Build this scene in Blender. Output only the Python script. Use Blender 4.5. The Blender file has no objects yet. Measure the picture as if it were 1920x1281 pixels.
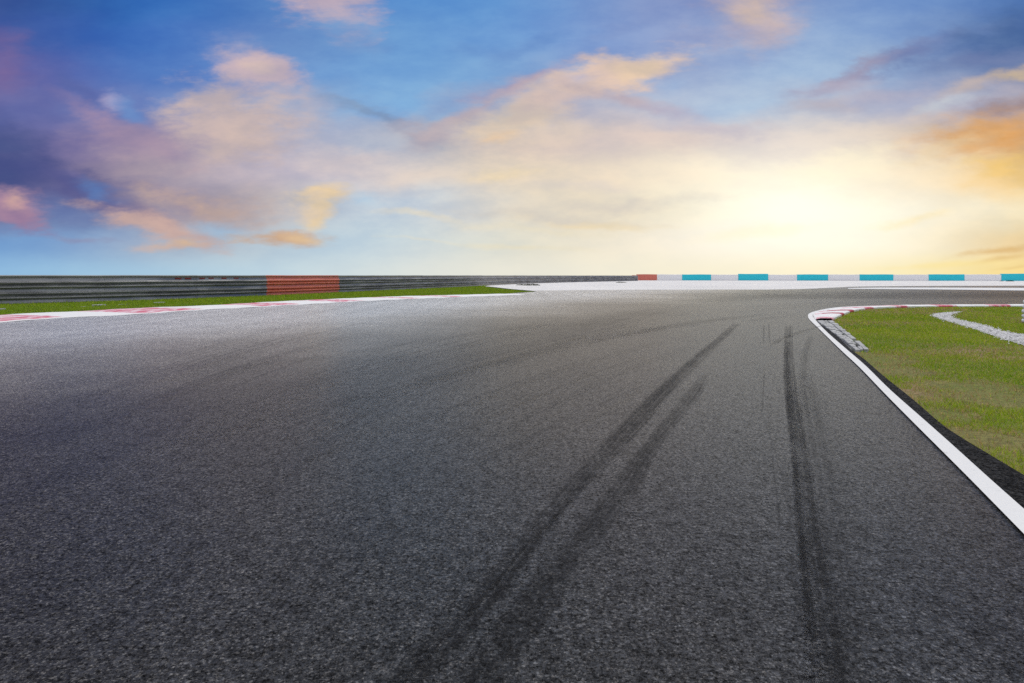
import bpy, bmesh, math, random
import numpy as np
from mathutils import Vector
R = math.radians
rng = np.random.default_rng(7)
random.seed(7)
scene = bpy.context.scene

# ------------------------------------------------------------------ camera
H, F, HY, CX = 1.0, 1280.0, 517.0, 960.0       # eye height (m), focal length (px of a 1920 px wide frame), horizon row
cd = bpy.data.cameras.new("camera")
cam = bpy.data.objects.new("camera", cd)
scene.collection.objects.link(cam)
cam.location = (0, 0, H)
cam.rotation_euler = (R(90), 0, 0)
cd.sensor_width = 36.0
cd.lens = 36.0 * F / 1920.0
cd.shift_y = -(640.5 - HY) / 1920.0
cd.clip_start, cd.clip_end = 0.05, 8000
scene.camera = cam

# ------------------------------------------------------------------ view, sun
scene.view_settings.view_transform = 'Standard'
scene.view_settings.look = 'None'
scene.view_settings.exposure = 0.0
scene.view_settings.gamma = 1.0
scene.cycles.use_denoising = False
scene.cycles.max_bounces = 4
SUN_AZ, SUN_EL = R(23), R(58)
ld = bpy.data.lights.new("sun", 'SUN')
ld.energy, ld.angle, ld.color = 0.7, R(20), (1.0, 0.95, 0.88)
sun = bpy.data.objects.new("sun", ld)
scene.collection.objects.link(sun)
sun.rotation_euler = (-(R(90) - SUN_EL), 0, -SUN_AZ)
sun.location = (30, 70, 40)


def lin(c):
    f = lambda v: v / 12.92 if v <= 0.04045 else ((v + 0.055) / 1.055) ** 2.4
    return tuple(f(v / 255.0) for v in c)


class NT:
    """small helper round a node tree"""
    def __init__(s, tree):
        s.t = tree
        tree.nodes.clear()

    def n(s, kind, **kw):
        nd = s.t.nodes.new(kind)
        for k, v in kw.items():
            setattr(nd, k, v)
        return nd

    def put(s, sock, v):
        if isinstance(v, bpy.types.NodeSocket):
            s.t.links.new(v, sock)
        elif v is not None:
            if getattr(sock, 'type', '') == 'RGBA' and len(v) == 3:
                v = (*v, 1.0)
            sock.default_value = v

    def math(s, op, a, b=None, c=None, clamp=False):
        nd = s.n('ShaderNodeMath', operation=op, use_clamp=clamp)
        s.put(nd.inputs[0], a); s.put(nd.inputs[1], b); s.put(nd.inputs[2], c)
        return nd.outputs[0]

    def vmath(s, op, a, b=None, out=0):
        nd = s.n('ShaderNodeVectorMath', operation=op)
        s.put(nd.inputs[0], a)
        if b is not None:
            s.put(nd.inputs[1], b)
        return nd.outputs[out]

    def scale(s, a, f):
        nd = s.n('ShaderNodeVectorMath', operation='SCALE')
        s.put(nd.inputs[0], a); s.put(nd.inputs['Scale'], f)
        return nd.outputs[0]

    def maprange(s, v, a, b, c=0.0, d=1.0, smooth=True):
        nd = s.n('ShaderNodeMapRange', interpolation_type='SMOOTHSTEP' if smooth else 'LINEAR')
        s.put(nd.inputs['Value'], v)
        s.put(nd.inputs['From Min'], a); s.put(nd.inputs['From Max'], b)
        s.put(nd.inputs['To Min'], c); s.put(nd.inputs['To Max'], d)
        return nd.outputs[0]

    def mix(s, f, a, b, blend='MIX'):
        nd = s.n('ShaderNodeMix', data_type='RGBA', blend_type=blend)
        s.put(nd.inputs[0], f); s.put(nd.inputs[6], a); s.put(nd.inputs[7], b)
        return nd.outputs[2]

    def noise(s, vec, scale, detail=3, rough=0.5, out='Fac', dims='3D'):
        nd = s.n('ShaderNodeTexNoise', noise_dimensions=dims)
        s.put(nd.inputs['Vector'], vec)
        nd.inputs['Scale'].default_value = scale
        nd.inputs['Detail'].default_value = detail
        nd.inputs['Roughness'].default_value = rough
        return nd.outputs[out]

    def voronoi(s, vec, scale, out='Color', feature='F1', rnd=1.0):
        nd = s.n('ShaderNodeTexVoronoi', feature=feature)
        s.put(nd.inputs['Vector'], vec)
        nd.inputs['Scale'].default_value = scale
        nd.inputs['Randomness'].default_value = rnd
        return nd.outputs[out]

    def mapping(s, vec, loc=(0, 0, 0), rot=(0, 0, 0), sc=(1, 1, 1), kind='POINT'):
        nd = s.n('ShaderNodeMapping', vector_type=kind)
        s.put(nd.inputs['Vector'], vec)
        nd.inputs['Location'].default_value = loc
        nd.inputs['Rotation'].default_value = rot
        nd.inputs['Scale'].default_value = sc
        return nd.outputs[0]


# ------------------------------------------------------------------ sky: evening sky with broken cloud, placed by direction
world = bpy.data.worlds.new("World")
scene.world = world
world.use_nodes = True
w = NT(world.node_tree)
geo = w.n('ShaderNodeTexCoord').outputs['Generated']
sep = w.n('ShaderNodeSeparateXYZ')
w.put(sep.inputs[0], geo)
dx, dy, dz = sep.outputs
fy = w.math('MAXIMUM', w.math('ABSOLUTE', dy), 0.22)
U = w.math('DIVIDE', dx, fy)            # tangent of the bearing from the track's heading
V = w.math('DIVIDE', dz, fy)            # tangent of the height above the horizon
uv = w.n('ShaderNodeCombineXYZ')
w.put(uv.inputs[0], U); w.put(uv.inputs[1], V)
uv = uv.outputs[0]
# turbulence that frays the cloud edges
st = w.mapping(uv, rot=(0, 0, R(-14)), sc=(1.0, 1.9, 1.0))
n1 = w.noise(st, 4.5, 5, 0.55, 'Color')
n2 = w.noise(w.mapping(uv, loc=(3.1, 1.7, 0), rot=(0, 0, R(-20)), sc=(1.0, 2.6, 1.0)), 13.0, 5, 0.6, 'Color')
off = w.vmath('ADD', w.scale(w.vmath('SUBTRACT', n1, (.5, .5, .5)), 0.095),
              w.scale(w.vmath('SUBTRACT', n2, (.5, .5, .5)), 0.050))
# flatten the turbulence towards the horizon
offs = w.vmath('MULTIPLY', off, (1.0, 0.62, 0.0))
wuv = w.vmath('ADD', uv, w.scale(offs, w.maprange(V, -0.01, 0.12, 0.12, 1.0)))
ws = w.n('ShaderNodeSeparateXYZ')
w.put(ws.inputs[0], wuv)
WU, WV = ws.outputs[0], ws.outputs[1]


def su(px): return (px - CX) / F
def sv(py): return (HY - py) / F


ROWY = [0, 65, 130, 195, 260, 325, 390, 455, 513]
ROWS = [
 [(62,86,148),(48,94,166),(55,115,192),(84,126,190),(100,148,208),(92,149,211),(104,155,213),(124,157,209),(138,152,198),(140,160,202),(122,155,206),(112,148,204),(70,108,168)],
 [(68,92,160),(58,98,174),(66,119,196),(104,138,196),(112,156,208),(108,159,214),(114,160,215),(130,160,211),(150,165,206),(150,173,211),(144,175,216),(122,152,202),(68,100,152)],
 [(112,104,162),(88,113,181),(76,124,196),(112,146,204),(118,164,215),(120,170,219),(126,166,213),(148,170,211),(163,176,208),(164,190,221),(164,190,220),(128,150,192),(104,124,166)],
 [(98,108,166),(116,122,176),(98,134,198),(160,172,200),(138,174,215),(130,180,222),(156,174,207),(190,185,196),(178,195,220),(184,205,225),(180,182,202),(168,178,206),(188,178,184)],
 [(82,92,146),(126,117,164),(166,150,172),(190,178,188),(178,189,212),(180,182,192),(220,202,188),(220,205,200),(224,206,196),(222,216,214),(226,215,205),(226,205,182),(206,160,112)],
 [(62,78,130),(108,104,150),(184,168,172),(190,182,198),(212,203,206),(222,213,207),(234,217,191),(238,222,202),(248,235,211),(255,247,224),(252,240,214),(251,235,206),(242,200,120)],
 [(120,115,155),(84,98,150),(146,138,166),(190,174,170),(186,205,222),(205,214,222),(227,218,202),(232,220,197),(248,238,212),(255,254,234),(255,251,230),(252,243,220),(247,232,194)],
 [(118,162,210),(132,164,205),(172,180,194),(184,200,212),(190,212,225),(210,220,222),(228,225,207),(242,232,210),(252,244,226),(255,249,230),(255,249,230),(253,243,214),(236,206,150)],
 [(140,184,222),(160,198,224),(174,204,223),(190,213,225),(208,222,225),(222,226,220),(234,231,216),(244,238,218),(250,241,214),(252,243,214),(253,242,206),(253,236,178),(250,220,142)],
]
ufac = w.maprange(WU, su(0), su(1920), 0, 1, smooth=False)
col = None
for i, (y, cols) in enumerate(zip(ROWY, ROWS)):
    cr = w.n('ShaderNodeValToRGB')
    cr.color_ramp.interpolation = 'B_SPLINE'
    els = cr.color_ramp.elements
    while len(els) < len(cols):
        els.new(0.5)
    for k, c in enumerate(cols):
        els[k].position = k / (len(cols) - 1)
        els[k].color = (*lin(c), 1)
    w.put(cr.inputs[0], ufac)
    c = cr.outputs[0]
    col = c if col is None else w.mix(w.maprange(WV, sv(ROWY[i - 1]), sv(y)), col, c)

# single clouds: (px, py, rx, ry, tilt deg (clockwise), colour, opacity, core)
CL = [
 (612, 4, 80, 42, 10, (196,175,186), .9, .3),
 (655, 60, 60, 40, 20, (140,165,205), .5, .0),
 (440, 85, 45, 32, -10, (150,160,198), .6, .0),
 (492, 130, 82, 34, 8, (202,180,188), .95, .4),
 (490, 119, 28, 12, 0, (216,192,184), .8, .1),
 (520, 165, 95, 55, 25, (192,178,186), .6, .0),
 (435, 228, 120, 72, 5, (204,184,180), .9, .3),
 (455, 245, 70, 40, 5, (208,188,180), .6, .0),
 (200, 183, 24, 17, 35, (190,178,206), .75, .0),
 (238, 205, 46, 16, 35, (112,150,205), .7, .0),
 (160, 205, 85, 17, 32, (166,142,172), .6, .0),
 (140, 158, 60, 16, 38, (94,108,168), .7, .0),
 (245, 262, 130, 30, 24, (168,146,168), .6, .0),
 (8, 130, 46, 70, 0, (126,104,152), .6, .0),
 (70, 185, 75, 60, 20, (106,110,168), .6, .0),
 (10, 285, 90, 60, 10, (68,84,136), .75, .0),
 (110, 325, 165, 34, 16, (92,92,142), .65, .0),
 (155, 325, 34, 12, 15, (128,122,170), .6, .0),
 (200, 360, 52, 20, 28, (98,142,200), .75, .0),
 (205, 385, 120, 20, 14, (100,98,146), .55, .0),
 (28, 388, 62, 30, 16, (178,142,162), .95, .35),
 (32, 374, 26, 13, 25, (210,170,162), .8, .0),
 (45, 412, 60, 22, 16, (148,122,156), .8, .0),
 (130, 405, 55, 26, 20, (112,132,180), .6, .0),
 (260, 300, 110, 22, 20, (176,158,170), .5, .0),
 (375, 390, 105, 24, 12, (200,172,158), .85, .25),
 (290, 428, 110, 24, 14, (204,172,162), .9, .25),
 (330, 400, 130, 16, 16, (176,162,168), .5, .0),
 (322, 461, 62, 8, -4, (212,180,160), .9, .1),
 (345, 455, 22, 8, 0, (222,186,150), .7, .0),
 (150, 452, 52, 6, 5, (142,142,174), .7, .0),
 (420, 434, 60, 14, 8, (168,200,224), .7, .0),
 (592, 374, 60, 18, -8, (230,206,170), .95, .2),
 (590, 408, 26, 28, 20, (234,208,166), .95, .2),
 (530, 445, 82, 13, 2, (204,168,138), .95, .25),
 (570, 450, 45, 9, 8, (226,196,156), .8, .1),
 (560, 398, 60, 20, 0, (206,198,196), .5, .0),
 (650, 300, 110, 26, -6, (218,203,200), .6, .0),
 (745, 198, 105, 44, 4, (126,174,222), .75, .0),
 (715, 226, 105, 10, 22, (136,158,188), .85, .1),
 (790, 250, 80, 12, 8, (178,168,180), .8, .0),
 (800, 248, 70, 16, 10, (176,172,186), .6, .0),
 (700, 270, 90, 20, 4, (182,190,206), .6, .0),
 (880, 175, 130, 20, -22, (150,165,200), .6, .0),
 (990, 146, 130, 15, -20, (178,163,184), .85, .0),
 (900, 200, 110, 15, -30, (182,164,178), .8, .0),
 (870, 225, 110, 22, -24, (196,182,184), .75, .0),
 (985, 212, 95, 30, -18, (226,206,182), .9, .3),
 (930, 258, 44, 12, -15, (238,202,160), .75, .0),
 (1000, 245, 110, 26, -8, (226,208,188), .55, .0),
 (1060, 180, 90, 22, -12, (205,187,190), .7, .0),
 (1060, 170, 120, 40, -14, (212,191,184), .75, .25),
 (1160, 130, 105, 34, -10, (224,199,184), .95, .4),
 (1205, 124, 56, 24, -14, (232,206,176), .8, .1),
 (1100, 142, 32, 11, -8, (178,180,208), .6, .0),
 (1160, 178, 110, 18, 12, (188,173,182), .85, .0),
 (1250, 205, 90, 14, 10, (192,182,198), .6, .0),
 (1262, 165, 45, 18, -20, (156,182,218), .7, .0),
 (990, 82, 70, 15, -20, (106,145,203), .7, .0),
 (900, 90, 50, 12, 0, (108,150,206), .5, .0),
 (1200, 40, 90, 12, -14, (128,150,200), .6, .0),
 (1405, 14, 95, 66, 12, (204,182,182), .85, .15),
 (1405, 20, 45, 34, 10, (216,192,172), .6, .0),
 (1330, 60, 80, 20, -10, (156,164,200), .6, .0),
 (1380, 110, 80, 16, -6, (146,168,210), .5, .0),
 (1420, 195, 120, 20, -10, (182,204,226), .6, .0),
 (1700, 106, 95, 17, -22, (122,134,178), .95, .1),
 (1790, 82, 120, 24, -20, (106,130,178), .8, .0),
 (1600, 142, 75, 13, -22, (160,155,180), .9, .1),
 (1560, 165, 80, 13, -10, (176,170,190), .7, .0),
 (1885, 60, 90, 42, -20, (76,106,156), .7, .0),
 (1850, 115, 130, 22, -8, (118,132,174), .75, .0),
 (1640, 185, 130, 16, -3, (180,176,194), .65, .0),
 (1560, 205, 70, 14, 0, (194,182,186), .6, .0),
 (1770, 200, 70, 16, -14, (200,206,212), .7, .0),
 (1840, 160, 110, 14, -18, (206,186,172), .65, .0),
 (1900, 145, 60, 14, -14, (216,190,150), .7, .0),
 (1895, 205, 90, 20, -12, (156,132,132), .75, .0),
 (1850, 245, 130, 30, -12, (222,166,104), .85, .0),
 (1885, 268, 90, 16, -14, (226,162,86), .6, .0),
 (1900, 300, 80, 18, -16, (246,204,116), .65, .0),
 (1780, 280, 100, 14, -14, (240,214,170), .45, .0),
 (1470, 275, 170, 26, -4, (238,226,212), .5, .0),
 (1330, 236, 130, 15, 4, (202,192,200), .75, .0),
 (1110, 352, 110, 12, 2, (222,212,204), .5, .0),
 (1160, 385, 170, 14, -3, (214,206,196), .7, .0),
 (1040, 408, 170, 9, 3, (214,206,194), .6, .0),
 (1100, 418, 130, 9, 2, (240,220,180), .7, .0),
 (1000, 430, 140, 9, 4, (238,226,196), .5, .0),
 (800, 408, 70, 7, 3, (240,226,196), .55, .0),
 (930, 330, 80, 14, -6, (242,220,176), .5, .0),
 (780, 330, 80, 18, -4, (224,210,200), .5, .0),
 (690, 372, 36, 20, 5, (178,206,228), .7, .0),
 (970, 462, 110, 6, 3, (240,226,188), .5, .0),
 (790, 451, 60, 4, 2, (232,224,200), .5, .0),
 (1720, 402, 70, 11, -12, (254,234,184), .65, .0),
 (1590, 310, 150, 24, -6, (255,244,212), .5, .0),
 (1420, 440, 120, 12, -6, (255,242,206), .5, .0),
 (1890, 466, 90, 7, -7, (222,184,122), .8, .0),
 (1880, 484, 60, 6, -10, (226,192,130), .7, .0),
 (1790, 495, 130, 7, -3, (255,232,160), .6, .0),
 (1905, 500, 50, 4, -8, (232,200,134), .6, .0),
 (50, 308, 120, 36, 8, (74,84,136), .75, .0),
 (165, 348, 125, 22, 22, (92,94,146), .8, .0),
 (200, 362, 40, 12, 28, (100,138,194), .55, .0),
]
fray1 = w.noise(w.mapping(uv, loc=(1.3, 0, 0), rot=(0, 0, R(-18)), sc=(1, 2.2, 1)), 9.0, 7, 0.62)
fray2 = w.noise(w.mapping(uv, loc=(5.3, 2, 0), rot=(0, 0, R(-8)), sc=(1, 2.8, 1)), 14.0, 6, 0.6)
fr1 = w.math('MULTIPLY', w.math('SUBTRACT', fray1, .5), 1.7)
fr2 = w.math('MULTIPLY', w.math('SUBTRACT', fray2, .5), 1.7)
for k, (px, py, rx, ry, tilt, c, op, core) in enumerate(CL):
    if k % 10 == 9:                     # keeps the evaluation order of this long chain
        wuv = w.vmath('ADD', wuv, w.scale(col, 1e-7))
    m = w.mapping(wuv, loc=(su(px), sv(py), 0), rot=(0, 0, R(-tilt)), sc=(rx * 1.5 / F, ry * 1.5 / F, 1), kind='TEXTURE')
    d = w.math('ADD', w.vmath('LENGTH', m, out=1), fr1 if k % 2 else fr2)
    col = w.mix(w.maprange(d, 1.0, core - .1, 0.0, op), col, lin(c))
# soft small-scale light and dark in the clouds
n3 = w.noise(w.mapping(uv, loc=(2, 5, 0), rot=(0, 0, R(-16)), sc=(1, 2.4, 1)), 10, 7, 0.62)
lo = w.math('MULTIPLY', w.maprange(V, 0.0, 0.1, 0.3, 1.0), w.maprange(w.vmath('LENGTH', w.mapping(uv, loc=(su(1500), sv(400), 0), sc=(.5, .2, 1), kind='TEXTURE'), out=1), .2, 1.2, .35, 1.0))
tone = w.mix(w.maprange(n3, 0.30, 0.70), (.83, .865, .93), (1.06, 1.03, .99))
col = w.mix(lo, col, w.mix(1.0, col, tone, 'MULTIPLY'))
# the sun behind the cloud: brighter than the film can show
g = w.vmath('LENGTH', w.mapping(uv, loc=(su(1490), sv(385), 0), sc=(0.28, 0.13, 1), kind='TEXTURE'), out=1)
col = w.mix(1.0, col, w.mix(w.maprange(g, 1.0, 0.0), (1, 1, 1), (1.12, 1.12, 1.13)), 'MULTIPLY')
# unseen bright cloud, added overhead to light the ground; dimmer sky behind
added_veil_n = w.noise(geo, 3.0, 5, 0.55)
added_veil = w.mix(w.maprange(added_veil_n, 0.35, 0.65), (1.02, 1.04, 1.10), (1.52, 1.48, 1.44))
up = w.maprange(dz, 0.42, 0.75)
back = w.maprange(dy, 0.15, -0.35)
col = w.mix(w.math('MULTIPLY', back, 0.75), col, (0.34, 0.38, 0.45))
col = w.mix(up, col, added_veil)
bg1 = w.n('ShaderNodeBackground')
w.put(bg1.inputs[0], col); bg1.inputs[1].default_value = 1.0
sky = w.n('ShaderNodeTexSky', sky_type='NISHITA')
sky.sun_disc = False
sky.sun_elevation = SUN_EL
sky.sun_rotation = SUN_AZ
bg2 = w.n('ShaderNodeBackground')
w.put(bg2.inputs[0], sky.outputs[0]); bg2.inputs[1].default_value = 0.1
ms = w.n('ShaderNodeMixShader')
w.put(ms.inputs[0], w.maprange(dz, 0.5, 0.95, 1.0, 0.85))
w.put(ms.inputs[1], bg2.outputs[0]); w.put(ms.inputs[2], bg1.outputs[0])
w.put(w.n('ShaderNodeOutputWorld').inputs[0], ms.outputs[0])
world.cycles.sampling_method = 'MANUAL'
world.cycles.sample_map_resolution = 512


# ------------------------------------------------------------------ helpers
def P(px, py, z=0.0):
    """point of the level z that the photograph shows at pixel px, py"""
    k = (H - z) / (py - HY)
    return Vector(((px - CX) * k, F * k, z))


def P2(px, py):
    v = P(px, py)
    return (v.x, v.y)


def link(name, me, mats=(), parent=None):
    o = bpy.data.objects.new(name, me)
    scene.collection.objects.link(o)
    for m in (mats if isinstance(mats, (list, tuple)) else [mats]):
        me.materials.append(m)
    if parent:
        o.parent = parent
    return o


def tag(o, label=None, cat=None, group=None, kind=None):
    for k, v in (('label', label), ('category', cat), ('group', group), ('kind', kind)):
        if v:
            o[k] = v
    return o


def mesh(name, verts, faces, mats=(), parent=None, smooth=False):
    me = bpy.data.meshes.new(name)
    me.from_pydata([tuple(v) for v in verts], [], faces)
    me.update()
    if smooth:
        me.polygons.foreach_set('use_smooth', [True] * len(me.polygons))
    return link(name, me, mats, parent)


def sheet(name, poly, z, mat, label=None):
    bm = bmesh.new()
    vs = [bm.verts.new((p[0], p[1], z)) for p in poly]
    f = bm.faces.new(vs)
    if f.normal.z < 0:
        f.normal_flip()
    bmesh.ops.triangulate(bm, faces=[f])
    bm.normal_update()
    for f in bm.faces:
        if f.normal.z < 0:
            f.normal_flip()
    me = bpy.data.meshes.new(name)
    bm.to_mesh(me); bm.free()
    o = link(name, me, mat)
    return tag(o, label, None, None, 'structure')


def smooth_poly(pts, step):
    """Catmull-Rom through 2-D points, resampled every `step` metres"""
    p = np.array(pts, float)
    q = np.vstack([2 * p[0] - p[1], p, 2 * p[-1] - p[-2]])
    out = []
    for i in range(1, len(q) - 2):
        L = np.linalg.norm(q[i + 1] - q[i])
        for t in np.linspace(0, 1, max(4, int(L / step * 4)), endpoint=False):
            a, b, c, d = q[i - 1], q[i], q[i + 1], q[i + 2]
            out.append(0.5 * (2 * b + (c - a) * t + (2 * a - 5 * b + 4 * c - d) * t * t + (-a + 3 * b - 3 * c + d) * t ** 3))
    out.append(q[-2])
    out = np.array(out)
    s = np.concatenate([[0], np.cumsum(np.linalg.norm(np.diff(out, axis=0), axis=1))])
    n = max(2, int(round(s[-1] / step)) + 1)
    t = np.linspace(0, s[-1], n)
    return np.stack([np.interp(t, s, out[:, 0]), np.interp(t, s, out[:, 1])], 1)


def inside(x, y, poly):
    p = np.array(poly, float)
    r = np.zeros(len(x), bool)
    j = len(p) - 1
    for i in range(len(p)):
        c = ((p[i, 1] > y) != (p[j, 1] > y))
        xi = (p[j, 0] - p[i, 0]) * (y - p[i, 1]) / (p[j, 1] - p[i, 1] + 1e-12) + p[i, 0]
        r ^= c & (x < xi)
        j = i
    return r


def material(name):
    m = bpy.data.materials.new(name)
    m.use_nodes = True
    n = NT(m.node_tree)
    b = n.n('ShaderNodeBsdfPrincipled')
    o = n.n('ShaderNodeOutputMaterial')
    n.put(o.inputs[0], b.outputs[0])
    return m, n, b, o


def bump(n, h, strength, dist, nrm=None):
    nd = n.n('ShaderNodeBump')
    n.put(nd.inputs['Height'], h)
    nd.inputs['Strength'].default_value = strength
    nd.inputs['Distance'].default_value = dist
    if nrm is not None:
        n.put(nd.inputs['Normal'], nrm)
    return nd.outputs[0]


# ------------------------------------------------------------------ materials
def asphalt(name, base, tint=(1, 1, 1.06), lane=True, contrast=1.0, spec=.5, r0=.24, r1=.42):
    m, n, b, o = material(name)
    co = n.n('ShaderNodeTexCoord').outputs['Object']
    chips = n.voronoi(co, 165)                                # single chippings, under 1 cm
    sp = n.n('ShaderNodeSeparateColor'); n.put(sp.inputs[0], chips)
    chip = n.math('POWER', sp.outputs[0], 5.0)
    grain = n.noise(co, 52, 4, 1.0)                           # as strong at 3 mm as at 2 cm
    clump = n.noise(n.mapping(co, sc=(1, .6, 1)), 15, 4, 1.0)
    patch = n.noise(co, 1.3, 5, .7)
    big = n.noise(co, .16, 3, .5)
    v = n.maprange(chip, 0, 1, 1 - .25 * contrast, 1 + 2.4 * contrast, smooth=False)
    v = n.math('MULTIPLY', v, n.maprange(grain, .40, .60, 1 - .85 * contrast, 1 + 1.0 * contrast, smooth=False))
    v = n.math('MULTIPLY', v, n.maprange(clump, .40, .60, 1 - .30 * contrast, 1 + .34 * contrast, smooth=False))
    v = n.math('MULTIPLY', v, n.maprange(patch, .3, .7, .86, 1.14, smooth=False))
    v = n.math('MULTIPLY', v, n.maprange(big, .3, .7, .88, 1.12, smooth=False))
    rr = n.maprange(grain, .40, .60, r1, r0, smooth=False)
    # open texture between the chippings holds no gloss
    gl = n.math('MULTIPLY', n.maprange(grain, .42, .58, .15, 1.7, smooth=False), n.maprange(clump, .40, .60, .4, 1.5, smooth=False))
    if lane:
        # tyre-polished streaks along the driving direction
        s1 = n.noise(n.mapping(co, rot=(0, 0, R(31)), sc=(2.4, .05, 1)), 1.0, 5, .65)
        v = n.math('MULTIPLY', v, n.maprange(s1, .3, .7, .84, 1.16, smooth=False))
        # outer side of the bend: smoother, its colour paled to paint in far-left glare
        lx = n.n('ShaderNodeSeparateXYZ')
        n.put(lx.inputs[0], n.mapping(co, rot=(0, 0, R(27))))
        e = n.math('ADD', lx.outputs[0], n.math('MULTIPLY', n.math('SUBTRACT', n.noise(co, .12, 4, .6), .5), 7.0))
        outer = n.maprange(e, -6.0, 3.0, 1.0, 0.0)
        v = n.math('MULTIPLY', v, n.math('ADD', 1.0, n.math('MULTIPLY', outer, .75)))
        painted_glare = n.maprange(n.math('ADD', e, n.math('MULTIPLY', n.math('SUBTRACT', s1, .5), 3.0)), -13.0, -4.5, 1.0, 0.0)  # glare off the distant road, painted into the albedo
        v = n.math('MULTIPLY', v, n.math('ADD', 1.0, n.math('MULTIPLY', painted_glare, 8.5)))
        contr = n.math('SUBTRACT', 1.0, n.math('MULTIPLY', painted_glare, .4))
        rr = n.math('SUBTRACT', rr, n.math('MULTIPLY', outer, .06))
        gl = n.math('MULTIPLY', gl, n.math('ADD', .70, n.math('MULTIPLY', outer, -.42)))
    stone = n.mix(sp.outputs[1], tuple(base * t for t in tint), (base * 1.05, base * 1.0, base * .97))
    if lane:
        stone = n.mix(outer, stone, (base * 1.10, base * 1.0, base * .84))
        stone = n.mix(painted_glare, stone, (base * 1.0, base * 1.0, base * 1.0))
    c = n.mix(1.0, stone, v, 'MULTIPLY')
    n.put(b.inputs['Base Color'], c)
    n.put(b.inputs['Roughness'], rr)
    n.put(b.inputs['Specular IOR Level'], n.math('MULTIPLY', gl, spec))
    h = n.math('ADD', n.math('MULTIPLY', sp.outputs[0], .6), n.math('MULTIPLY', grain, .8))
    n.put(b.inputs['Normal'], bump(n, h, .22, .004))
    return m


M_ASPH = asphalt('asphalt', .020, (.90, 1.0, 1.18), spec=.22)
M_VERGE = asphalt('verge_asphalt', .004, (1, 1, 1.1), lane=False, contrast=.7, spec=.12, r0=.6, r1=.9)
M_STRIP = asphalt('service_asphalt', .05, lane=False)


def rubber():
    m, n, b, o = material('tyre_rubber')
    uvn = n.n('ShaderNodeUVMap', uv_map='across').outputs[0]
    fan = n.n('ShaderNodeUVMap', uv_map='fade').outputs[0]
    su_, sf = n.n('ShaderNodeSeparateXYZ'), n.n('ShaderNodeSeparateXYZ')
    n.put(su_.inputs[0], uvn); n.put(sf.inputs[0], fan)
    co = n.n('ShaderNodeTexCoord').outputs['Object']
    u = su_.outputs[0]
    edge = n.math('SUBTRACT', 1.0, n.math('ABSOLUTE', n.math('SUBTRACT', n.math('MULTIPLY', u, 2.0), 1.0)))
    edge = n.math('ADD', edge, n.math('MULTIPLY', n.math('SUBTRACT', n.noise(co, 14, 3, .7), .5), .5))
    prof = n.maprange(edge, -.05, n.math('ADD', sf.outputs[1], 0.05))
    stripe = n.maprange(n.noise(n.mapping(uvn, sc=(13, .10, 1)), 1.0, 4, .7), .38, .60, .2, 1.25)
    stripe = n.math('MULTIPLY', stripe, n.maprange(n.noise(n.mapping(co, sc=(1.6, .8, 1)), 1.0, 4, .7), .36, .58, .5, 1.05))
    gr = n.math('MULTIPLY', n.maprange(n.noise(co, 24, 5, 1.0), .44, .56, 1.0, .4), n.maprange(n.noise(n.mapping(co, sc=(1, .5, 1)), 12, 5, 1.0), .42, .55, .55, 1.0))
    a = n.math('MULTIPLY', n.math('MULTIPLY', prof, sf.outputs[0]), n.math('MULTIPLY', stripe, gr), clamp=True)
    a = n.math('MULTIPLY', a, .62)
    b.inputs['Base Color'].default_value = (.006, .006, .007, 1)
    n.put(b.inputs['Normal'], bump(n, n.noise(co, 60, 3, .7), .7, .006))
    b.inputs['Roughness'].default_value = .75
    b.inputs['Specular IOR Level'].default_value = .16
    tr = n.n('ShaderNodeBsdfTransparent')
    mx = n.n('ShaderNodeMixShader')
    n.put(mx.inputs[0], a); n.put(mx.inputs[1], tr.outputs[0]); n.put(mx.inputs[2], b.outputs[0])
    n.put(o.inputs[0], mx.outputs[0])
    return m


M_RUB = rubber()


def paint(name, c, wear=.15, wearc=(.28, .28, .28), rough=.6, scale=6.0, grime=.12):
    m, n, b, o = material(name)
    co = n.n('ShaderNodeTexCoord').outputs['Object']
    k = n.noise(co, scale, 6, .7)
    f = n.noise(co, scale * 9, 3, .6)
    cc = n.mix(n.maprange(f, .3, .7, 0, grime * 2), c, tuple(v * .72 for v in c))
    cc = n.mix(n.maprange(k, .72 - wear, .78 - wear * .6), cc, wearc)
    n.put(b.inputs['Base Color'], cc)
    b.inputs['Roughness'].default_value = rough
    n.put(b.inputs['Normal'], bump(n, f, .3, .004))
    return m


M_WHITE = paint('white_road_paint', (.78, .775, .76), .12, (.40, .40, .40), scale=9, grime=.12)
M_KWHITE = paint('white_kerb_paint', (.84, .83, .82), .1, (.55, .54, .55), scale=3)
M_KRED = paint('red_kerb_paint', (.42, .03, .06), .12, (.70, .60, .62), scale=2.2)


def faded_red():
    m, n, b, o = material('faded_red_kerb_paint')
    co = n.n('ShaderNodeTexCoord').outputs['Object']
    k = n.noise(n.mapping(co, rot=(0, 0, R(20)), sc=(2.2, .45, 1)), 2.4, 6, .72)
    f = n.noise(co, 22, 4, .7)
    c = n.mix(n.maprange(k, .42, .64), (.60, .09, .15), (.84, .77, .80))
    c = n.mix(n.maprange(f, .52, .70, 0, .6), c, (.76, .50, .58))
    n.put(b.inputs['Base Color'], c)
    b.inputs['Roughness'].default_value = .6
    return m


M_FRED = faded_red()


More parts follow.
